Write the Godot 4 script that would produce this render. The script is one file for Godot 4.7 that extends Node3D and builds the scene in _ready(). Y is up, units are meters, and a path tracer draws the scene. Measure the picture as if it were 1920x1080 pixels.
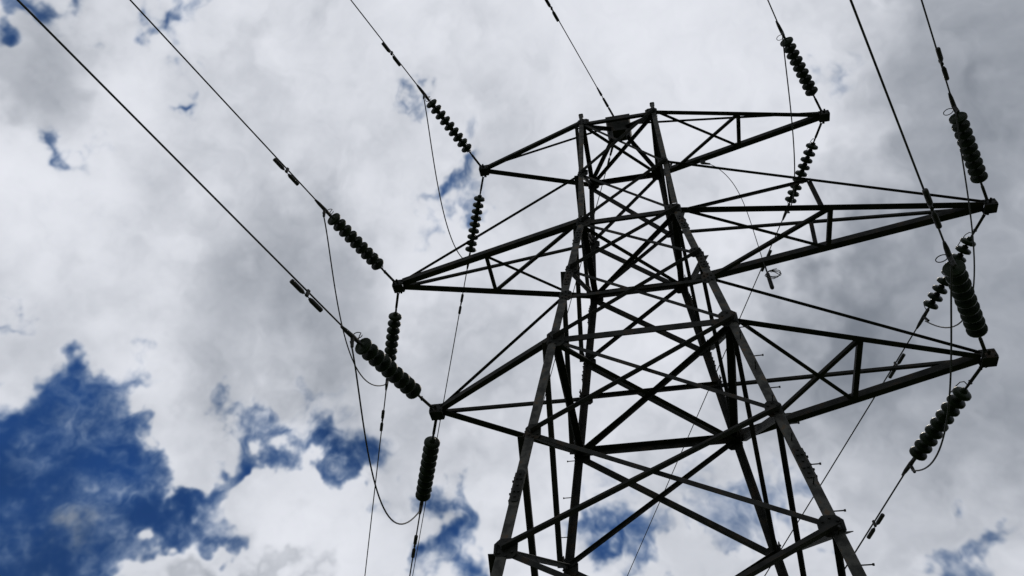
extends Node3D
# A lattice angle tower seen from below against broken cloud. Heights in metres; the eye is 1.65 m above the ground.

const EYE := 1.65
# directions (degrees round the zenith, capsule ends, reach, amount) of thin and thick places in the cloud deck
const SKY_GAPS := [[-49.0, 41.4, -43.7, 43.4, 5.6, -1.40], [-47.2, 36.9, -43.8, 36.5, 3.2, -1.00], [-42.5, 36.4, -40.7, 35.9, 2.2, -1.00], [-44.0, 33.5, -40.1, 35.4, 1.1, -0.60], [-38.5, 32.8, -38.6, 34.7, 0.9, -0.50], [-40.3, 42.1, -39.4, 44.8, 2.7, -1.00], [-39.6, 44.3, -35.9, 46.6, 1.8, -0.80], [-48.7, 37.5, -47.6, 44.1, 4.9, -0.80], [-42.8, 43.9, -39.5, 45.5, 1.8, -0.60], [-38.7, 47.2, -35.4, 48.3, 1.2, -0.70], [-42.8, 32.7, -45.0, 33.5, 0.9, -0.40], [-39.1, 38.8, -39.0, 40.0, 1.0, -0.50], [-32.9, 40.1, -31.5, 41.0, 1.2, -0.85], [-33.3, 43.5, -30.5, 44.0, 1.6, -0.80], [-29.1, 44.9, -25.9, 46.1, 2.1, -0.85], [-27.7, 46.7, -24.1, 48.0, 1.6, -0.80], [-34.6, 43.9, -33.9, 44.6, 0.9, -0.50], [-19.2, 52.2, -17.4, 52.3, 1.5, -1.05], [-20.8, 53.9, -19.3, 55.3, 1.6, -0.75], [-21.9, 52.5, -20.3, 53.3, 1.2, -0.50], [-26.8, 50.8, -24.8, 51.6, 0.8, -0.40], [-17.5, 55.7, -16.4, 56.9, 1.3, -0.80], [-28.2, 40.7, -25.1, 41.9, 0.9, -0.30], [-43.2, 27.5, -45.3, 26.1, 0.5, -0.50], [-36.9, 9.3, -35.4, 10.3, 1.1, -1.40], [-29.3, 12.6, -28.9, 13.3, 0.9, -1.00], [-27.4, 13.0, -27.3, 13.2, 0.6, -0.60], [-29.9, 17.8, -29.8, 17.9, 0.6, -1.00], [-38.0, 16.8, -37.9, 17.8, 0.7, -0.95], [-36.5, 18.5, -36.1, 19.2, 0.4, -0.35], [-34.6, 13.2, -34.5, 13.4, 0.5, -0.30], [-14.5, 30.4, -12.5, 29.5, 1.1, -0.95], [-16.4, 31.2, -15.9, 31.1, 1.0, -0.35], [-15.4, 21.7, -14.6, 22.4, 0.8, -0.60], [-12.0, 26.1, -11.6, 25.4, 0.9, -0.30], [13.8, 25.4, 14.4, 26.3, 0.7, -0.55], [15.0, 24.7, 15.1, 24.7, 0.5, -0.20], [-5.0, 55.5, -1.2, 56.3, 1.6, -0.60], [-6.4, 56.2, -3.6, 57.6, 1.3, -0.70], [2.6, 56.5, 3.8, 56.9, 1.1, -0.60], [8.0, 56.1, 8.8, 56.2, 0.6, -0.40], [19.9, 57.9, 22.5, 55.6, 1.4, -1.20], [-4.8, 51.5, -4.0, 52.1, 1.0, -0.35], [1.7, 54.0, 9.8, 54.1, 1.9, -0.40], [-3.4, 56.2, -1.9, 57.7, 1.0, -0.30], [-11.6, 55.1, -9.2, 54.0, 1.6, -0.20], [-7.1, 52.1, -7.3, 55.7, 1.0, -0.25], [-44.8, 40.9, -44.6, 42.5, 1.5, 1.00], [-45.5, 42.6, -44.0, 43.8, 0.8, 0.30], [-38.0, 38.1, -37.5, 41.5, 2.5, 1.00], [-35.9, 41.0, -35.5, 42.8, 1.5, 0.50], [-40.3, 48.0, -37.2, 49.5, 1.7, 1.50], [-35.8, 50.3, -27.2, 53.2, 2.1, 1.40], [-32.6, 48.0, -26.6, 49.7, 2.6, 1.20], [-24.7, 53.5, -23.9, 54.1, 1.6, 0.50], [-14.1, 50.9, -13.4, 54.8, 2.0, 0.40], [0.3, 57.8, 2.3, 58.2, 1.9, 0.60], [14.8, 56.9, 16.9, 57.3, 2.1, 0.50], [23.6, 56.7, 24.2, 56.9, 0.6, 0.50], [-47.1, 35.8, -47.0, 36.1, 0.7, 0.50], [-44.6, 29.9, -40.1, 30.5, 2.4, 0.40], [-14.5, 56.4, -13.6, 56.2, 1.2, 0.40]]
const SKY_SHADE := [[1.0, 22.1, 1.7, 23.0, 6.9, 0.04], [-40.4, 41.3, -36.9, 39.0, 2.2, 0.03], [-31.4, 48.2, -26.6, 49.6, 1.9, 0.03], [14.3, 29.8, 15.0, 29.7, 3.8, 0.07], [-12.2, 25.3, -17.0, 18.9, 7.5, 0.01], [-5.9, 24.2, -4.6, 23.4, 5.7, -0.03], [-39.5, 20.7, -40.1, 18.9, 3.6, 0.05], [-32.4, 15.2, -32.5, 15.5, 2.3, 0.03], [-37.2, 13.2, -38.9, 14.4, 3.4, -0.13], [-25.4, 29.3, -24.7, 33.1, 4.3, -0.10], [-29.6, 33.1, -23.6, 35.1, 4.3, -0.06], [-38.2, 26.6, -36.5, 28.1, 4.2, 0.00], [-30.9, 24.3, -29.4, 24.1, 3.6, 0.02], [21.4, 23.6, 24.9, 25.7, 5.8, -0.15], [23.6, 31.6, 25.1, 32.9, 5.4, -0.14], [18.5, 40.7, 24.9, 41.8, 6.7, -0.14], [18.5, 49.9, 24.4, 49.2, 5.7, -0.11], [13.5, 42.2, 13.9, 45.9, 4.8, -0.10], [17.0, 29.7, 17.0, 29.7, 3.1, -0.05], [8.8, 46.6, 8.7, 48.1, 4.6, -0.10], [-0.1, 48.7, 0.7, 49.2, 4.8, -0.03], [0.7, 43.1, 1.1, 43.1, 2.4, 0.03], [-12.0, 41.6, -14.2, 43.9, 6.1, -0.05], [-18.2, 42.2, -21.0, 47.4, 4.1, -0.03], [14.0, 57.0, 17.0, 56.7, 4.2, -0.05], [-39.1, 49.2, -27.4, 54.0, 0.8, -0.10], [-33.1, 37.5, -25.5, 39.8, 3.5, -0.07], [-23.0, 44.1, -21.3, 49.2, 3.2, -0.02], [-44.8, 41.7, -44.5, 42.2, 1.7, -0.20], [-43.9, 29.5, -41.4, 31.5, 2.7, -0.04], [6.1, 35.5, 8.9, 34.6, 2.7, 0.05]]

var steel: StandardMaterial3D
var steel_pale: StandardMaterial3D
var hardware: StandardMaterial3D
var wire_metal: StandardMaterial3D
var glaze: StandardMaterial3D
var concrete: StandardMaterial3D
var grass: StandardMaterial3D
var jog := 0


func _ready() -> void:
	# camera
	var cam := Camera3D.new()
	cam.name = "camera"
	cam.fov = 40.642
	cam.near = 0.05
	cam.far = 6000.0
	cam.rotation_order = EULER_ORDER_YXZ
	cam.rotation_degrees = Vector3(51.0696, 15.4686, 4.8873)
	cam.position = Vector3(0.1635, EYE, 10.1899)
	add_child(cam)
	cam.current = true
	# sky and exposure
	var env := Environment.new()
	env.background_mode = Environment.BG_SKY
	env.tonemap_mode = Environment.TONE_MAPPER_LINEAR
	env.tonemap_exposure = 1.0
	env.sdfgi_enabled = true
	env.ssao_enabled = true
	env.ssil_enabled = true
	var pano := PanoramaSkyMaterial.new()
	pano.panorama = ImageTexture.create_from_image(cloud_panorama())
	var sky := Sky.new()
	sky.sky_material = pano
	env.sky = sky
	var we := WorldEnvironment.new()
	we.name = "world_environment"
	we.environment = env
	add_child(we)
	# sun behind thin cloud, beyond the tower and to its right
	var sun := DirectionalLight3D.new()
	sun.name = "sun"
	sun.light_energy = 0.35
	sun.light_color = Color(1.0, 0.96, 0.9)
	sun.light_angular_distance = 12.0
	sun.shadow_enabled = true
	add_child(sun)
	var to_sun := Vector3(sin(deg_to_rad(25.6)) * cos(deg_to_rad(57.0)), sin(deg_to_rad(57.0)), -cos(deg_to_rad(25.6)) * cos(deg_to_rad(57.0)))
	sun.look_at_from_position(to_sun * 50.0, Vector3.ZERO, Vector3.UP)

	make_materials()
	make_ground()
	make_tower()
	make_lines()


# ---------------------------------------------------------------- sky
func coarse_map(list: Array, w: int, h: int) -> Image:
	# capsules of thin or thick cloud, over the upper hemisphere; row 0 is the zenith
	var a := PackedFloat32Array()
	a.resize(w * h)
	for j in h:
		var r := (j + 0.5) / h * 90.0
		for i in w:
			var az := (i + 0.5) / w * TAU
			var q := Vector2(sin(az) * r, cos(az) * r)
			if q.distance_to(Vector2(-10.0, 37.0)) > 52.0:
				continue
			var s := 0.0
			for b in list:
				var p0 := Vector2(b[0], b[1])
				var d := Vector2(b[2], b[3]) - p0
				var t := clampf((q - p0).dot(d) / maxf(d.length_squared(), 1e-6), 0.0, 1.0)
				var e: float = (q - p0 - d * t).length_squared() / (b[4] * b[4])
				if e < 6.0:
					s += b[5] * exp(-e)
			a[j * w + i] = s
	return Image.create_from_data(w, h, false, Image.FORMAT_RF, a.to_byte_array())


func noise(kind: int, freq: float, octaves: int, number: int, gain := 0.5) -> FastNoiseLite:
	var n := FastNoiseLite.new()
	n.noise_type = kind
	n.seed = number
	n.frequency = freq
	n.fractal_type = FastNoiseLite.FRACTAL_FBM
	n.fractal_octaves = octaves
	n.fractal_gain = gain
	return n


func cloud_patch(w: int, h: int, c0: int, c1: int, r0: int, r1: int, gaps: Image, shade: Image) -> Image:
	# columns c0..c1 (taken round the horizon) and rows r0..r1 of a w x h half-panorama whose row 0 is the zenith
	var billow := noise(FastNoiseLite.TYPE_SIMPLEX_SMOOTH, 7.0, 5, 12, 0.56)
	var wisps := noise(FastNoiseLite.TYPE_SIMPLEX_SMOOTH, 24.0, 5, 29, 0.6)
	var bend := noise(FastNoiseLite.TYPE_SIMPLEX_SMOOTH, 12.0, 4, 37, 0.5)
	var tone := noise(FastNoiseLite.TYPE_SIMPLEX_SMOOTH, 2.6, 5, 51, 0.48)
	var wide := noise(FastNoiseLite.TYPE_SIMPLEX_SMOOTH, 1.3, 3, 71, 0.5)
	var gw := gaps.get_width()
	var gh := gaps.get_height()
	var ga := gaps.get_data().to_float32_array()
	var sa := shade.get_data().to_float32_array()
	var toward := Vector3(0.235, 0.839, -0.491) * 0.05
	var out := PackedByteArray()
	out.resize((c1 - c0) * (r1 - r0) * 3)
	var k := 0
	for j in range(r0, r1):
		var zen := (j + 0.5) / h * PI * 0.5
		var sz := sin(zen)
		var cz := cos(zen)
		var low := clampf(cz, 0.0, 1.0)
		for i in range(c0, c1):
			var az := (i + 0.5) / w * TAU
			var d := Vector3(sin(az) * sz, cz, -cos(az) * sz)
			var wv := bend.get_noise_3dv(d)
			var p := d + Vector3(wv, -wv * 0.7, wv * 0.5) * 0.05
			# bilinear look at the coarse maps, bent a little so that no edge is a plain curve
			var fx := fposmod(az / TAU + wv * 0.012, 1.0) * gw - 0.5
			var fy := clampf((zen / (PI * 0.5) + (wv * 0.03 + bend.get_noise_3dv(d * 1.7) * 0.03)) * gh - 0.5, 0.0, gh - 1.001)
			var ix := floori(fx)
			var iy := int(fy)
			fx -= ix
			fy -= iy
			var i0 := iy * gw + posmod(ix, gw)
			var i1 := iy * gw + posmod(ix + 1, gw)
			var g := lerpf(lerpf(ga[i0], ga[i1], fx), lerpf(ga[i0 + gw], ga[i1 + gw], fx), fy)
			var s := lerpf(lerpf(sa[i0], sa[i1], fx), lerpf(sa[i0 + gw], sa[i1 + gw], fx), fy)
			var n := billow.get_noise_3dv(p)
			var m := wisps.get_noise_3dv(p)
			var far := clampf((Vector2(sin(az), cos(az)) * rad_to_deg(zen)).distance_to(Vector2(-10.0, 37.0)) / 14.0 - 2.4, 0.0, 1.0)
			var wd := wide.get_noise_3dv(d) * far
			var relief := n - billow.get_noise_3dv(p + toward)
			var gap := 1.25 * (1.0 - exp(minf(g, 0.0) * 0.85)) - maxf(g, 0.0)
			var dens := 0.82 - gap * 1.16 + (n * 0.66 + m * 0.46) * clampf(0.3 + gap * 1.3 + far, 0.3, 1.0) + wd * 1.4
			var cover := smoothstep(-0.62, 0.74, dens)
			var l: float = 0.868 + s * 1.3 + tone.get_noise_3dv(p) * 0.115 + m * 0.015 + relief * (0.075 + 0.1 * gap) - far * clampf(wd * 0.3, -0.04, 0.08) - (1.0 - cover) * 0.12
			if l > 0.86:
				l = 0.86 + 0.1 * (1.0 - exp((0.86 - l) * 9.0))
			var blue := (Vector3(0.115, 0.24, 0.445) * (1.0 + tone.get_noise_3dv(d * 1.6) * 0.22)).lerp(Vector3(0.34, 0.47, 0.66), pow(1.0 - low, 4.0))
			var cloud := Vector3(l * 0.965 - (0.9 - l) * 0.07, l * 0.977 - (0.9 - l) * 0.02, l * 1.01 + (0.9 - l) * 0.04)
			var c := blue.lerp(cloud, cover)
			out[k] = clampi(int(c.x * 255.0 + 0.5), 0, 255)
			out[k + 1] = clampi(int(c.y * 255.0 + 0.5), 0, 255)
			out[k + 2] = clampi(int(c.z * 255.0 + 0.5), 0, 255)
			k += 3
	return Image.create_from_data(c1 - c0, r1 - r0, false, Image.FORMAT_RGB8, out)


func cloud_panorama() -> Image:
	var gaps := coarse_map(SKY_GAPS, 512, 128)
	var shade := coarse_map(SKY_SHADE, 512, 128)
	# the whole upper sky coarsely, then the quarter of it that lies beyond the tower finely: one function, two grids
	var all := cloud_patch(1024, 256, 0, 1024, 0, 256, gaps, shade)
	all.resize(4096, 1024, Image.INTERPOLATE_CUBIC)
	var w := 4096
	var fine := cloud_patch(w, 1024, -1000, 720, 170, 800, gaps, shade)
	all.blit_rect(fine, Rect2i(1000, 0, 720, 630), Vector2i(0, 170))
	all.blit_rect(fine, Rect2i(0, 0, 1000, 630), Vector2i(w - 1000, 170))
	var pano := Image.create(w, 2048, false, Image.FORMAT_RGB8)
	pano.fill(Color(0.42, 0.44, 0.42))
	pano.blit_rect(all, Rect2i(0, 0, w, 1024), Vector2i.ZERO)
	return pano


# ---------------------------------------------------------------- materials
func blotch(freq: float, number: int, a: Color, b: Color, c: Color, side := 256) -> ImageTexture:
	var n := noise(FastNoiseLite.TYPE_SIMPLEX_SMOOTH, freq, 5, number)
	var im := n.get_seamless_image(side, side)
	var out := Image.create(side, side, false, Image.FORMAT_RGB8)
	for y in side:
		for x in side:
			var v := im.get_pixel(x, y).r
			out.set_pixel(x, y, a.lerp(b, smoothstep(0.2, 0.62, v)).lerp(c, smoothstep(0.68, 0.86, v)))
	return ImageTexture.create_from_image(out)


func surface(tex: Texture2D, scale: float, rough: float, metal: float) -> StandardMaterial3D:
	var m := StandardMaterial3D.new()
	m.albedo_texture = tex
	m.uv1_triplanar = true
	m.uv1_world_triplanar = true
	m.metallic_specular = 0.3
	m.uv1_scale = Vector3.ONE * scale
	m.roughness = rough
	m.metallic = metal
	return m


func lin(r: float, g: float, b: float) -> Color:
	return Color(r, g, b).linear_to_srgb()


func make_materials() -> void:
	# old dark paint on steel, worn and rusting in places
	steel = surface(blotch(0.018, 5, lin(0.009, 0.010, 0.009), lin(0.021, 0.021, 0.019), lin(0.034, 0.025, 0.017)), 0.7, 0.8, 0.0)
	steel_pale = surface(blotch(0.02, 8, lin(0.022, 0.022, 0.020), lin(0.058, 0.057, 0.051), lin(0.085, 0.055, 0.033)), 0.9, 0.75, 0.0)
	hardware = surface(blotch(0.03, 9, lin(0.014, 0.014, 0.014), lin(0.028, 0.028, 0.027), lin(0.04, 0.03, 0.022), 128), 2.0, 0.65, 0.0)
	wire_metal = surface(blotch(0.03, 12, lin(0.030, 0.030, 0.030), lin(0.05, 0.05, 0.05), lin(0.06, 0.06, 0.06), 128), 2.0, 0.65, 0.0)
	glaze = surface(blotch(0.02, 15, lin(0.006, 0.012, 0.005), lin(0.012, 0.020, 0.008), lin(0.018, 0.018, 0.011), 128), 2.0, 0.42, 0.0)
	glaze.metallic_specular = 0.22
	concrete = surface(blotch(0.02, 19, lin(0.24, 0.23, 0.21), lin(0.32, 0.31, 0.28), lin(0.2, 0.19, 0.17)), 0.8, 0.95, 0.0)
	grass = surface(blotch(0.03, 21, lin(0.030, 0.052, 0.016), lin(0.055, 0.080, 0.026), lin(0.10, 0.085, 0.045), 512), 0.11, 1.0, 0.0)


# ---------------------------------------------------------------- helpers
func tag(o: Node, label: String, category: String, group := "") -> void:
	o.set_meta("label", label)
	o.set_meta("category", category)
	if group != "":
		o.set_meta("group", group)


func thing(called: String, at: Vector3, label: String, category: String, group := "") -> Node3D:
	var o := Node3D.new()
	o.name = numbered(called)
	o.position = at
	add_child(o)
	tag(o, label, category, group)
	return o


func numbered(called: String, under: Node = self) -> String:
	if not under.has_node(NodePath(called)):
		return called
	var k := 1
	while under.has_node(NodePath("%s_%03d" % [called, k])):
		k += 1
	return "%s_%03d" % [called, k]


func put(called: String, mesh: Mesh, under: Node, xf := Transform3D.IDENTITY) -> MeshInstance3D:
	var o := MeshInstance3D.new()
	o.mesh = mesh
	o.transform = xf
	o.name = numbered(called, under)
	under.add_child(o)
	return o


func begin() -> SurfaceTool:
	var st := SurfaceTool.new()
	st.begin(Mesh.PRIMITIVE_TRIANGLES)
	return st


func done(st: SurfaceTool, m: Material) -> ArrayMesh:
	st.generate_normals()
	st.set_material(m)
	return st.commit()


func tri(st: SurfaceTool, a: Vector3, b: Vector3, c: Vector3) -> void:
	st.add_vertex(a)
	st.add_vertex(b)
	st.add_vertex(c)


func prism(st: SurfaceTool, outline: PackedVector2Array, o: Vector3, x: Vector3, y: Vector3, span: Vector3) -> void:
	# an outline (anticlockwise in x, y; span along x cross y) pushed along span, flat shaded
	var n := outline.size()
	st.set_smooth_group(-1)
	var idx := Geometry2D.triangulate_polygon(outline)
	for i in range(0, idx.size(), 3):
		var t := [outline[idx[i]], outline[idx[i + 1]], outline[idx[i + 2]]]
		if (t[1] - t[0]).cross(t[2] - t[0]) < 0.0:
			t = [t[0], t[2], t[1]]
		var p := []
		for q in t:
			p.append(o + x * q.x + y * q.y)
		tri(st, p[0], p[1], p[2])
		tri(st, p[0] + span, p[2] + span, p[1] + span)
	for i in n:
		var a := o + x * outline[i].x + y * outline[i].y
		var q: Vector2 = outline[(i + 1) % n]
		var b := o + x * q.x + y * q.y
		tri(st, a, a + span, b + span)
		tri(st, a, b + span, b)


func angle(st: SurfaceTool, a: Vector3, b: Vector3, wa: Vector3, wb: Vector3, size: float, thick: float, size2 := 0.0) -> void:
	# a rolled steel angle: heel line a-b, one flange along wa, the other along wb
	var s2 := size if size2 == 0.0 else size2
	var d := (b - a).normalized()
	var x := (wa - d * wa.dot(d)).normalized()
	var y := d.cross(x).normalized()
	var flip := y.dot(wb) < 0.0
	var c := thick * 0.35
	var pts := PackedVector2Array([Vector2(c, 0), Vector2(size - c, 0), Vector2(size, c), Vector2(size, thick), Vector2(thick * 1.6, thick), Vector2(thick, thick * 1.6), Vector2(thick, s2), Vector2(c, s2), Vector2(0, s2 - c), Vector2(0, c)])
	if flip:
		# mirror: keep the outline anticlockwise about the run direction
		var p2 := PackedVector2Array()
		for k in range(pts.size() - 1, -1, -1):
			p2.append(Vector2(pts[k].x, -pts[k].y))
		pts = p2
	prism(st, pts, a, x, y, b - a)


func bar(called: String, under: Node, a: Vector3, b: Vector3, wa: Vector3, wb: Vector3, size: float, thick: float, m: Material, size2 := 0.0) -> MeshInstance3D:
	# each member lies a hair off its neighbours so that no two flanges share a plane
	jog += 1
	var d := (b - a).normalized()
	var off := wb.normalized() * (0.0021 * float(jog % 9))
	# its mesh runs from its own middle of the heel to the other end
	var st := begin()
	angle(st, Vector3.ZERO, b - a, wa, wb, size, thick, size2)
	var x := (wa - d * wa.dot(d)).normalized()
	return put(called, done(st, m), under, Transform3D(Basis.IDENTITY, a + off - x * size * 0.5))


func lathe(st: SurfaceTool, profile: Array, o: Vector3, axis: Vector3, sides := 14, smooth := true) -> void:
	# profile: Vector2(along, radius)
	var u := axis.cross(Vector3.RIGHT if absf(axis.x) < 0.9 else Vector3.UP).normalized()
	var v := axis.cross(u).normalized()
	st.set_smooth_group(0 if smooth else -1)
	for k in profile.size() - 1:
		var p: Vector2 = profile[k]
		var q: Vector2 = profile[k + 1]
		for i in sides:
			var e0 := u * cos(TAU * i / sides) + v * sin(TAU * i / sides)
			var e1 := u * cos(TAU * (i + 1) / sides) + v * sin(TAU * (i + 1) / sides)
			var a := o + axis * p.x + e0 * p.y
			var b := o + axis * p.x + e1 * p.y
			var c := o + axis * q.x + e1 * q.y
			var d := o + axis * q.x + e0 * q.y
			if p.y > 0.0:
				tri(st, a, c, b)
			if q.y > 0.0:
				tri(st, a, d, c)


func rod(st: SurfaceTool, a: Vector3, b: Vector3, r0: float, r1: float, sides := 8) -> void:
	var l := (b - a).length()
	lathe(st, [Vector2(0, 0), Vector2(0, r0), Vector2(l, r1), Vector2(l, 0)], a, (b - a) / l, sides, false)


func tube(st: SurfaceTool, pts: PackedVector3Array, r: float, sides := 6) -> void:
	var n := pts.size()
	st.set_smooth_group(0)
	var t0 := (pts[1] - pts[0]).normalized()
	var u := t0.cross(Vector3.UP if absf(t0.y) < 0.9 else Vector3.RIGHT).normalized()
	var rings := []
	for k in n:
		var t := (pts[mini(k + 1, n - 1)] - pts[maxi(k - 1, 0)]).normalized()
		u = (u - t * u.dot(t)).normalized()
		var v := t.cross(u)
		var ring := PackedVector3Array()
		for i in sides:
			ring.append(pts[k] + (u * cos(TAU * i / sides) + v * sin(TAU * i / sides)) * r)
		rings.append(ring)
	for k in n - 1:
		for i in sides:
			var j := (i + 1) % sides
			tri(st, rings[k][i], rings[k + 1][j], rings[k][j])
			tri(st, rings[k][i], rings[k + 1][i], rings[k + 1][j])
	for e in [0, n - 1]:
		for i in sides:
			var j := (i + 1) % sides
			if e == 0:
				tri(st, pts[0], rings[0][i], rings[0][j])
			else:
				tri(st, pts[n - 1], rings[n - 1][j], rings[n - 1][i])


func box(st: SurfaceTool, o: Vector3, x: Vector3, y: Vector3, z: Vector3, sx: float, sy: float, sz: float, c := 0.0) -> void:
	# centred box with bevelled corners in x, y
	var hx := sx * 0.5
	var hy := sy * 0.5
	var k := maxf(c, 0.001)
	var pts := PackedVector2Array([Vector2(-hx + k, -hy), Vector2(hx - k, -hy), Vector2(hx, -hy + k), Vector2(hx, hy - k), Vector2(hx - k, hy), Vector2(-hx + k, hy), Vector2(-hx, hy - k), Vector2(-hx, -hy + k)])
	prism(st, pts, o - z * sz * 0.5, x, y, z * sz)


# ---------------------------------------------------------------- ground
func make_ground() -> void:
	var n := noise(FastNoiseLite.TYPE_SIMPLEX_SMOOTH, 0.01, 4, 91)
	var st := begin()
	st.set_smooth_group(0)
	var steps := [-3000.0, -1500.0, -700.0, -350.0, -180.0, -90.0, -45.0, -25.0, -12.0, 0.0, 12.0, 25.0, 45.0, 90.0, 180.0, 350.0, 700.0, 1500.0, 3000.0]
	var hgt := func(x: float, z: float) -> float:
		var far := clampf((Vector2(x, z).length() - 30.0) / 250.0, 0.0, 1.0)
		return n.get_noise_2d(x, z) * 14.0 * far - 3.0 * far
	for i in steps.size() - 1:
		for j in steps.size() - 1:
			var p := []
			for q in [[0, 0], [1, 0], [1, 1], [0, 1]]:
				var x: float = steps[i + q[0]]
				var z: float = steps[j + q[1]]
				p.append(Vector3(x, hgt.call(x, z), z))
			tri(st, p[0], p[1], p[2])
			tri(st, p[0], p[2], p[3])
	var g := put("ground", done(st, grass), self)
	g.set_meta("kind", "structure")
	tag(g, "rough green grass field under the lattice tower", "ground")


# ---------------------------------------------------------------- tower
const LEVELS := {"A": 18.363, "A2": 15.731, "B": 13.683, "B1": 11.828, "B2": 10.902, "C": 9.618, "E": 7.41, "D": 5.383, "F": 3.1, "G": -1.3}
const PEAK := 19.863
const TIPS := {
	"AL": Vector3(-3.714, 18.375, 0.009), "AR": Vector3(5.109, 18.383, 0.061),
	"BL": Vector3(-5.327, 13.684, -0.004), "BR": Vector3(7.132, 13.702, 0.048),
	"CL": Vector3(-3.869, 9.639, 0.028), "CR": Vector3(5.51, 9.613, 0.006)}
const UPV := Vector3.UP


func half_width(h: float) -> float:
	return 1.0 - 0.0158 * (h - 13.683) if h > 13.683 else 1.0 + 0.1153 * (13.683 - h)


func node(level: String, sx: float, sz: float, out := 0.0) -> Vector3:
	var h: float = LEVELS[level]
	var w := half_width(h) + out
	return Vector3(sx * w, h + EYE, sz * w)


func tip(k: String) -> Vector3:
	return TIPS[k] + Vector3(0, EYE, 0)


func plate_mesh(size: float, tall: float) -> ArrayMesh:
	# a clipped plate with a few bolt heads, lying in x, y
	var st := begin()
	box(st, Vector3.ZERO, Vector3.RIGHT, Vector3.UP, Vector3.BACK, size, tall, 0.012, size * 0.24)
	for p in [Vector2(-0.28, -0.2), Vector2(0.28, -0.2), Vector2(-0.28, 0.2), Vector2(0.28, 0.2), Vector2(0.0, 0.0), Vector2(0.0, -0.36), Vector2(0.0, 0.36)]:
		rod(st, Vector3(p.x * size, p.y * tall, 0.006), Vector3(p.x * size, p.y * tall, 0.026), 0.018, 0.017, 6)
	return done(st, steel)


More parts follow.
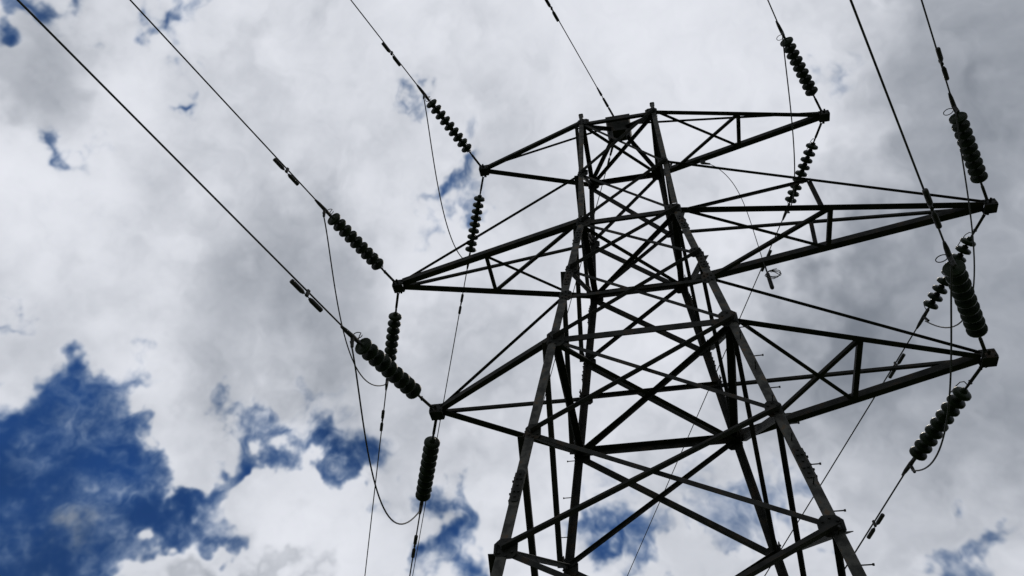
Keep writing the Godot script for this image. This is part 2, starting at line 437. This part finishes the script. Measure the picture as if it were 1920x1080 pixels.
func make_tower() -> void:
	var t := thing("transmission_tower", Vector3.ZERO, "tall dark steel lattice tower with six crossarms holding the power lines", "transmission tower")
	# legs: one angle each, heel outwards, bending where the shaft begins to spread
	var bolt_st := begin()
	rod(bolt_st, Vector3.ZERO, Vector3(0, 0, 0.14), 0.009, 0.009, 6)
	rod(bolt_st, Vector3(0, 0, 0.135), Vector3(0, 0, 0.155), 0.017, 0.017, 6)
	var bolt := done(bolt_st, hardware)
	var splice := plate_mesh(0.1, 0.56)
	var legs := {}
	for s in [[-1, 1], [1, 1], [1, -1], [-1, -1]]:
		var sx := float(s[0])
		var sz := float(s[1])
		var top := node("A", sx, sz, 0.05) + UPV * 0.1
		var mid := node("B", sx, sz, 0.05)
		var foot_h := -EYE - 0.2
		var fw := half_width(foot_h) + 0.05
		var foot := Vector3(sx * fw, foot_h + EYE, sz * fw)
		var st := begin()
		angle(st, mid - top + (top - mid).normalized() * 0.25, Vector3.ZERO, Vector3(-sx, 0, 0), Vector3(0, 0, -sz), 0.115, 0.014)
		box(st, Vector3(-sx * 0.05, 0.12, -sz * 0.05), Vector3.RIGHT, Vector3.BACK, -UPV, 0.09, 0.09, 0.46, 0.015)
		box(st, Vector3(-sx * 0.05, 0.36, -sz * 0.05), Vector3.RIGHT, Vector3.BACK, -UPV, 0.12, 0.12, 0.03, 0.02)
		angle(st, foot - top, mid - top, Vector3(-sx, 0, 0), Vector3(0, 0, -sz), 0.14, 0.018)
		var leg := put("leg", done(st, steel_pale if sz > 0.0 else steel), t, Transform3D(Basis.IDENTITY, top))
		legs[s] = leg
		# splice plates on both flanges
		for y in [13.1, 11.55, 6.4]:
			var w := half_width(y) + 0.05
			var lean := Vector3(sx, 0, sz) * (0.1153 if y < 13.6 else 0.0158)
			var up := (UPV - lean).normalized()
			for q in 2:
				var n := Vector3(0, 0, sz) if q == 0 else Vector3(sx, 0, 0)
				var across := up.cross(n).normalized()
				var nn := across.cross(up).normalized()
				var at := Vector3(sx * w, y + EYE, sz * w) + nn * 0.009 + (Vector3(-sx, 0, 0) if q == 0 else Vector3(0, 0, -sz)) * 0.068
				put("splice_plate", splice, leg, Transform3D(Basis(across, up, nn), at - top))
		if sx * sz > 0.0:
			# climbing bolts on two opposite legs, turn about on the two flanges
			for k in 28:
				var y := 9.45 - 0.38 * k
				var w := half_width(y) + 0.05
				var n := Vector3(sx, 0, 0) if k % 2 == 0 else Vector3(0, 0, sz)
				var along := Vector3(0, 0, -sz) if k % 2 == 0 else Vector3(-sx, 0, 0)
				var b := Basis(UPV.cross(n), UPV, n)
				put("step_bolt", bolt, leg, Transform3D(b, Vector3(sx * w, y + EYE, sz * w) + along * 0.075 - top))
	# crossed braces on the four faces, panel by panel
	var faces := [[[-1, 1], [1, 1], Vector3(0, 0, 1)], [[1, 1], [1, -1], Vector3(1, 0, 0)], [[1, -1], [-1, -1], Vector3(0, 0, -1)], [[-1, -1], [-1, 1], Vector3(-1, 0, 0)]]
	var panels := [["A", "A2", 0.085], ["A2", "B", 0.085], ["B", "B1", 0.09], ["B1", "C", 0.09], ["C", "E", 0.092], ["E", "D", 0.095], ["D", "F", 0.098], ["F", "G", 0.1]]
	var gusset := {}
	for k in ["A", "A2", "B", "B1", "B2", "C", "E", "D"]:
		gusset[k] = plate_mesh(0.3 if k in ["A", "B", "C", "D"] else 0.22, 0.38 if k in ["B", "C"] else 0.28)
	for f in faces:
		var n: Vector3 = f[2]
		for p in panels:
			for q in 2:
				var l1: Array = f[q]
				var l2: Array = f[1 - q]
				var a: Vector3 = node(p[0], l1[0], l1[1]) + n * (0.07 if q == 1 else 0.03)
				var b: Vector3 = node(p[1], l2[0], l2[1]) + n * (0.07 if q == 1 else 0.03)
				bar("face_brace", t, a, b, (b - a).cross(n), n if q == 1 else -n, p[2] * (1.0 if q == 1 else 0.78), 0.01, steel)
		for lv in [["A", 0.12], ["B", 0.13], ["B2", 0.08], ["C", 0.13]]:
			if lv[0] == "B2" and absf(n.x) > 0.5:
				continue
			var a: Vector3 = node(lv[0], f[0][0], f[0][1]) + n * 0.03
			var b: Vector3 = node(lv[0], f[1][0], f[1][1]) + n * 0.03
			bar("horizontal_beam", t, a, b, -UPV, -n, lv[1], 0.012, steel)
		for k in gusset:
			for q in 2:
				var l: Array = f[q]
				var x := UPV.cross(n)
				var at: Vector3 = node(k, l[0], l[1]) + n * 0.057 - Vector3(l[0], 0, l[1]) * (Vector3.ONE - n.abs()) * 0.06
				put("gusset_plate", gusset[k], t, Transform3D(Basis(x, UPV, n), at))
	# crossed braces lying flat inside the shaft
	for lv in ["A", "B", "C"]:
		for q in [-1.0, 1.0]:
			var a: Vector3 = node(lv, -1, q) - UPV * (0.03 + 0.02 * q)
			var b: Vector3 = node(lv, 1, -q) - UPV * (0.03 + 0.02 * q)
			bar("plan_brace", t, a, b, (b - a).cross(UPV), -UPV if q < 0.0 else UPV, 0.085, 0.01, steel)
	# the pyramid on top and the plated head that takes the earth wire
	for s in [[-1, 1], [1, 1], [1, -1], [-1, -1]]:
		var a: Vector3 = node("A", s[0], s[1])
		var b := Vector3(s[0] * 0.19, PEAK - 0.5 + EYE, s[1] * 0.19)
		bar("peak_leg", t, a, b, Vector3(-s[0], 0, 0), Vector3(0, 0, -s[1]), 0.1, 0.01, steel)
	var st := begin()
	lathe(st, [Vector2(-0.58, 0.0), Vector2(-0.58, 0.24), Vector2(-0.5, 0.28), Vector2(-0.3, 0.42), Vector2(-0.05, 0.47), Vector2(0.0, 0.45), Vector2(0.06, 0.34), Vector2(0.06, 0.0)], Vector3.ZERO, UPV, 4, false)
	for k in 4:
		var e := Vector3(cos(TAU * (k + 0.5) / 4), 0, sin(TAU * (k + 0.5) / 4))
		for y in [-0.18, -0.34]:
			rod(st, e * (0.29 + (y + 0.18) * 0.26) + UPV * y, e * (0.33 + (y + 0.18) * 0.26) + UPV * y, 0.03, 0.03, 6)
	put("peak_head", done(st, steel), t, Transform3D(Basis(UPV, PI / 4), Vector3(0, PEAK - 0.12 + EYE, 0)))
	for k in TIPS:
		make_crossarm(t, k)
	# footings
	for s in [[-1, 1], [1, 1], [1, -1], [-1, -1]]:
		var fs := begin()
		box(fs, Vector3.ZERO, Vector3.RIGHT, Vector3.BACK, -UPV, 0.9, 0.9, 0.7, 0.05)
		var w := half_width(-EYE)
		put("footing", done(fs, concrete), t, Transform3D(Basis.IDENTITY, Vector3(s[0] * w, 0.02, s[1] * w)))


func make_crossarm(t: Node3D, k: String) -> void:
	var lv := k.substr(0, 1)
	var s := -1.0 if k.ends_with("L") else 1.0
	var e := tip(k)
	var arm := Node3D.new()
	arm.name = numbered("crossarm", t)
	t.add_child(arm)
	var fr := node(lv, s, 1.0)
	var br := node(lv, s, -1.0)
	var sizes: Array = {"A": [0.105, 0.14], "B": [0.135, 0.155], "C": [0.105, 0.14]}[lv]
	var at_tip := Vector3(-s * 0.1, 0, 0)
	bar("bottom_chord", arm, fr, e + at_tip + Vector3(0, 0, 0.04), (e - fr).cross(UPV), UPV, sizes[0], 0.014, steel)
	bar("bottom_chord", arm, br, e + at_tip - Vector3(0, 0, 0.04), (br - e).cross(UPV), UPV, sizes[1], 0.016, steel)
	var ft: Vector3
	var bt: Vector3
	if lv == "A":
		ft = Vector3(s * 0.12, PEAK - 0.1 + EYE, 0)
		bt = ft
	else:
		var up := "A2" if lv == "B" else "B2"
		ft = node(up, s, 1.0)
		bt = node(up, s, -1.0)
	var te := e + at_tip + UPV * 0.08
	bar("top_tie", arm, ft, te + Vector3(0, 0, 0.05), UPV, Vector3(0, 0, 1), 0.062, 0.008, steel)
	if lv != "A":
		bar("top_tie", arm, bt, te - Vector3(0, 0, 0.05), UPV, Vector3(0, 0, -1), 0.062, 0.008, steel)
	var braces := []
	if k in ["AR", "BL", "BR", "CR"]:
		braces = [[fr.lerp(e, 0.5), br.lerp(e, 0.5), 0.09], [fr.lerp(e, 0.03), br.lerp(e, 0.5), 0.07], [fr.lerp(e, 0.5), br.lerp(e, 0.1), 0.08 if k == "BR" else 0.07]]
	for b in braces:
		bar("arm_brace", arm, b[0] - UPV * 0.01, b[1] - UPV * 0.01, (b[1] - b[0]).cross(UPV), UPV, b[2], 0.008, steel)
	if k == "BR":
		for b in [[ft.lerp(te, 0.48), fr.lerp(e, 0.47), 0.08], [bt.lerp(te, 0.49), br.lerp(e, 0.46), 0.08], [fr.lerp(e, 0.04), ft.lerp(te, 0.48), 0.06]]:
			bar("arm_strut", arm, b[0], b[1], (b[1] - b[0]).cross(Vector3(0, 0, 1)), Vector3(0, 0, 1), b[2], 0.008, steel)
	# the plated tip: two cheeks, a floor plate and the pins that the strings hook on to
	var st := begin()
	for z in [-0.1, 0.1]:
		box(st, Vector3(0, 0.02, z), Vector3.RIGHT, UPV, Vector3.BACK, 0.25, 0.18, 0.014, 0.008)
	box(st, Vector3(0, -0.085, 0), Vector3.RIGHT, Vector3.BACK, -UPV, 0.24, 0.22, 0.016, 0.008)
	box(st, Vector3(s * 0.085, 0.02, 0), Vector3.BACK, UPV, Vector3.LEFT, 0.19, 0.2, 0.016, 0.02)
	rod(st, Vector3(0, 0, -0.2), Vector3(0, 0, 0.2), 0.024, 0.024, 8)
	for p in [Vector2(-0.1, 0.05), Vector2(-0.1, -0.03), Vector2(0.09, 0.06), Vector2(0.09, -0.04)]:
		rod(st, Vector3(p.x, p.y, -0.125), Vector3(p.x, p.y, 0.125), 0.016, 0.016, 6)
	put("tip_plate", done(st, steel), arm, Transform3D(Basis.IDENTITY, e))


# ---------------------------------------------------------------- strings, wires and fittings
const STRING := 2.653


func frame(d: Vector3) -> Basis:
	var z := (UPV - d * d.y).normalized()
	return Basis(d.cross(z).normalized(), d, z)


func heading(az: float, el: float) -> Vector3:
	var a := deg_to_rad(az)
	var e := deg_to_rad(el)
	return Vector3(sin(a) * cos(e), sin(e), -cos(a) * cos(e))


func make_string() -> Node3D:
	# along +y from the crossarm pin to the conductor clamp
	var o := Node3D.new()
	var st := begin()
	var hoop := PackedVector3Array()
	for k in 13:
		var a := TAU * k / 12.0
		hoop.append(Vector3(0.035 * sin(a), 0.1 - 0.09 * cos(a), 0))
	tube(st, hoop, 0.012, 6)
	put("shackle", done(st, hardware), o)
	st = begin()
	box(st, Vector3(0, 0.36, 0), Vector3.RIGHT, Vector3.UP, Vector3.BACK, 0.055, 0.4, 0.02, 0.015)
	rod(st, Vector3(0, 0.2, -0.035), Vector3(0, 0.2, 0.035), 0.017, 0.017, 6)
	rod(st, Vector3(0, 0.52, -0.04), Vector3(0, 0.52, 0.04), 0.02, 0.02, 6)
	rod(st, Vector3(0, 0.5, 0), Vector3(0, 0.68, 0), 0.024, 0.02, 8)
	put("extension_link", done(st, hardware), o)
	st = begin()
	lathe(st, [Vector2(0.0, 0.0), Vector2(0.0, 0.03), Vector2(0.012, 0.058), Vector2(0.05, 0.064), Vector2(0.06, 0.07)], Vector3.ZERO, Vector3.UP, 14)
	lathe(st, [Vector2(0.055, 0.06), Vector2(0.06, 0.09), Vector2(0.072, 0.132), Vector2(0.095, 0.154), Vector2(0.118, 0.156), Vector2(0.138, 0.154), Vector2(0.146, 0.147), Vector2(0.132, 0.136), Vector2(0.158, 0.12), Vector2(0.135, 0.104), Vector2(0.165, 0.088), Vector2(0.14, 0.072), Vector2(0.162, 0.055), Vector2(0.15, 0.032), Vector2(0.19, 0.022), Vector2(0.19, 0.0)], Vector3.ZERO, Vector3.UP, 18)
	var disc := done(st, glaze)
	for k in 9:
		put("insulator_disc", disc, o, Transform3D(Basis(Vector3.UP, 0.37 * k), Vector3(0, 0.68 + 0.19 * k, 0)))
	st = begin()
	rod(st, Vector3(0, 2.39, 0), Vector3(0, 2.5, 0), 0.02, 0.02, 8)
	box(st, Vector3(0, 2.49, 0), Vector3.RIGHT, Vector3.UP, Vector3.BACK, 0.05, 0.16, 0.05, 0.015)
	lathe(st, [Vector2(0, 0), Vector2(0, 0.035), Vector2(0.1, 0.042), Vector2(0.3, 0.036), Vector2(0.42, 0.022), Vector2(0.42, 0)], Vector3(0, 2.5, 0), Vector3.UP, 10)
	rod(st, Vector3(0, 2.62, -0.01), Vector3(0, 2.6, -0.2), 0.034, 0.026, 8)
	put("conductor_clamp", done(st, hardware), o)
	# arcing fittings: a curved horn at the tower end, a small open loop at the live end
	st = begin()
	tube(st, PackedVector3Array([Vector3(0, 0.6, 0.02), Vector3(0, 0.62, 0.12), Vector3(0, 0.7, 0.19), Vector3(0, 0.84, 0.22), Vector3(0, 0.98, 0.225)]), 0.009, 6)
	put("arcing_horn", done(st, hardware), o)
	st = begin()
	var loop := PackedVector3Array([Vector3(0, 2.47, 0.02), Vector3(0, 2.45, 0.12)])
	for k in 15:
		var a := TAU * k / 16.0 - 1.2
		loop.append(Vector3(0.085 * sin(a) + 0.079, 2.4 + 0.05 * cos(a), 0.2 + 0.02 * cos(a)))
	tube(st, loop, 0.008, 6)
	put("arcing_ring", done(st, hardware), o)
	return o


func sagging(a: Vector3, az: float, el: float, s: float, k: float) -> Vector3:
	var r := deg_to_rad(az)
	return a + Vector3(sin(r) * s, tan(deg_to_rad(el)) * s + k * s * s, -cos(r) * s)


func make_wire(called: String, a: Vector3, az: float, el: float, k: float, radius: float, label: String, group: String) -> void:
	var pts := PackedVector3Array()
	for s in [0.0, 1.0, 2.5, 5.0, 8.0, 12.0, 17.0, 23.0, 30.0, 40.0, 52.0, 66.0, 82.0, 100.0, 120.0, 140.0]:
		pts.append(sagging(a, az, el, s, k) - a)
	var st := begin()
	tube(st, pts, radius, 8)
	var o := put(numbered(called), done(st, wire_metal), self, Transform3D(Basis.IDENTITY, a))
	tag(o, label, "power line" if called != "earth_wire" else "earth wire", group)


var damper0: Node3D


func place_damper(a: Vector3, az: float, el: float, s: float, k: float, label: String) -> void:
	var p := sagging(a, az, el, s, k)
	var d := (sagging(a, az, el, s + 0.1, k) - p).normalized()
	var o: Node3D
	if damper0 == null:
		o = Node3D.new()
		damper0 = o
		var st := begin()
		box(st, Vector3(0, 0, -0.03), Vector3.RIGHT, Vector3.UP, Vector3.BACK, 0.045, 0.06, 0.13, 0.012)
		put("clamp", done(st, hardware), o)
		st = begin()
		rod(st, Vector3(0, -0.27, -0.09), Vector3(0, 0.27, -0.09), 0.008, 0.008, 6)
		put("messenger_cable", done(st, hardware), o)
		for e in [-1.0, 1.0]:
			st = begin()
			lathe(st, [Vector2(0, 0), Vector2(0, 0.022), Vector2(0.03, 0.032), Vector2(0.05, 0.04), Vector2(0.27, 0.04), Vector2(0.285, 0.036), Vector2(0.285, 0)], Vector3(0, e * 0.06, -0.095), Vector3(0, e, 0), 10)
			put("weight", done(st, hardware), o)
	else:
		o = damper0.duplicate()
	o.name = numbered("vibration_damper")
	add_child(o)
	o.transform = Transform3D(frame(d), p)
	tag(o, label, "vibration damper", "two-weight dampers clamped under the wires")


func make_lines() -> void:
	var where := {"AL": "left top crossarm", "AR": "right top crossarm", "BL": "left middle crossarm", "BR": "right middle crossarm", "CL": "left bottom crossarm", "CR": "right bottom crossarm"}
	# string heading, wire heading and slope, damper distance along the wire
	var near := {
		"AL": [202.4, -0.3, 201.2, -2.82, 1.3], "AR": [203.7, -0.8, 201.2, -4.6, 0.0], "BL": [197.5, -8.2, 201.2, -0.66, 1.1],
		"BR": [202.6, -1.5, 201.2, -3.28, 1.0], "CL": [195.1, -11.5, 201.2, 0.43, 1.05], "CR": [201.9, -4.6, 201.2, 3.15, 0.95]}
	var far := {
		"AL": [-21.6, -14.8, -21.75, -5.5, 1.5], "AR": [-21.65, -8.6, -22.05, -5.5, 1.55], "BL": [-21.4, -10.9, -21.45, -5.5, 1.25],
		"BR": [-26.9, -12.1, -22.75, -5.5, 1.3], "CL": [-21.7, -4.0, -21.35, -5.5, 1.2], "CR": [-22.1, -3.0, -20.35, -5.5, 1.6]}
	var proto := make_string()
	var first := true
	for k in TIPS:
		var ends := []
		for side in 2:
			var w: Array = near[k] if side == 0 else far[k]
			var span := "overhead to the viewer" if side == 0 else "away behind the tower"
			var d := heading(w[0], w[1])
			var o: Node3D = proto if first else proto.duplicate()
			first = false
			o.name = numbered("insulator_string")
			add_child(o)
			o.transform = Transform3D(frame(d), tip(k) + d * 0.02)
			tag(o, "dark disc insulator string from the %s tip reaching %s" % [where[k], span], "insulator string", "disc insulator strings on the crossarm tips")
			var c := tip(k) + d * STRING
			ends.append(c)
			var bend := 0.00015 if side == 0 else 0.0003
			make_wire("conductor_wire", c, w[2], w[3], bend, 0.0145, "long dark conductor from the %s running %s" % [where[k], span], "conductors strung from the tower")
			if w[4] > 0.0:
				place_damper(c, w[2], w[3], w[4], bend, "two-weight damper on the wire from the %s that runs %s" % [where[k], span])
		# the slack loop that carries the current past the tower
		var sag: float = {"AL": 1.15, "AR": 1.0, "BL": 1.2, "BR": 1.75, "CL": 1.25, "CR": 0.8}[k]
		var pts := PackedVector3Array()
		var a: Vector3 = ends[0]
		var b: Vector3 = ends[1]
		for i in 33:
			var t := i / 32.0
			var u := pow(t, 1.3)
			pts.append((b - a) * t - UPV * (sag * 4.0 * u * (1.0 - u) + 0.12))
		var st := begin()
		tube(st, pts, 0.0145, 8)
		var j := put(numbered("jumper_cable"), done(st, wire_metal), self, Transform3D(Basis.IDENTITY, a))
		tag(j, "slack jumper cable hanging in a loop below the %s tip" % where[k], "jumper cable", "jumper loops under the crossarms")
	# earth wire over the peak
	var pk := Vector3(0, PEAK + EYE - 0.08, 0)
	for side in 2:
		var az := 199.8 if side == 0 else -21.65
		var el := 0.0 if side == 0 else -5.5
		var a := pk + heading(az, el) * 0.3
		make_wire("earth_wire", a, az, el, 0.0002, 0.0125, "thin earth wire from the tower peak running %s" % ("overhead towards the viewer" if side == 0 else "away behind the tower"), "earth wires on the peak")
		var st := begin()
		var d := heading(az, el)
		rod(st, Vector3.ZERO, d * 0.3, 0.028, 0.028, 8)
		rod(st, d * 0.34, d * 0.62, 0.036, 0.03, 8)
		rod(st, d * 0.72, d * 0.98, 0.034, 0.02, 8)
		var o := put(numbered("earth_wire_clamp"), done(st, hardware), self, Transform3D(Basis.IDENTITY, a))
		tag(o, "dark sleeve clamp gripping the earth wire on the %s side of the peak" % ("near" if side == 0 else "far"), "wire clamp", "earth wire clamps at the peak")
		if side == 0:
			place_damper(a, az, el, 3.45, 0.0002, "two-weight damper high on the earth wire above the tower peak")
	make_splice()


func make_splice() -> void:
	# a thin cable comes off the top right crossarm and hangs to a joint can and a coil under the middle right crossarm
	var br := node("A", 1, -1).lerp(tip("AR"), 0.27)
	var hang := node("B", 1, -1).lerp(tip("BR"), 0.285) - UPV * 0.068
	var o := thing("cable_bracket", br, "small bracket under the right top crossarm where a thin cable drops", "bracket")
	var st := begin()
	box(st, Vector3(0, -0.1, 0), Vector3.RIGHT, UPV, Vector3.BACK, 0.13, 0.2, 0.03, 0.03)
	put("hanger", done(st, hardware), o)
	st = begin()
	rod(st, Vector3(-0.02, -0.17, 0), Vector3(0.16, -0.3, 0.02), 0.035, 0.025, 8)
	put("clamp", done(st, hardware), o)
	var can := thing("joint_can", hang, "slim dark joint can with coiled cable hung under the right middle crossarm", "cable joint")
	st = begin()
	rod(st, Vector3.ZERO, Vector3(0, -0.35, 0), 0.018, 0.018, 6)
	lathe(st, [Vector2(0.25, 0), Vector2(0.25, 0.03), Vector2(0.28, 0.042), Vector2(0.72, 0.045), Vector2(0.76, 0.034), Vector2(0.76, 0)], Vector3.ZERO, Vector3.DOWN, 12)
	put("can", done(st, hardware), can)
	st = begin()
	var loop := PackedVector3Array()
	for k in 50:
		var a := TAU * k / 16.0
		var r := 0.14 + 0.012 * sin(k * 1.7)
		loop.append(Vector3(0.05 + r * sin(a) + 0.0015 * k, -0.42 + r * 0.85 * cos(a), 0.07 + 0.0014 * k))
	tube(st, loop, 0.009, 6)
	put("cable_coil", done(st, wire_metal), can)
	var from := br + Vector3(0.15, -0.3, 0.02)
	var to := hang + Vector3(-0.02, -0.75, 0.05)
	var pts := PackedVector3Array()
	for i in 25:
		var t := i / 24.0
		pts.append((to - from) * t + Vector3(0.34 * sin(PI * pow(t, 0.75)) * (1.0 - t * 0.4), 0.42 * sin(PI * t), 0))
	st = begin()
	tube(st, pts, 0.009, 6)
	var c := put("drop_cable", done(st, wire_metal), self, Transform3D(Basis.IDENTITY, from))
	tag(c, "thin curved cable dropping from the right top crossarm to the joint can", "cable")
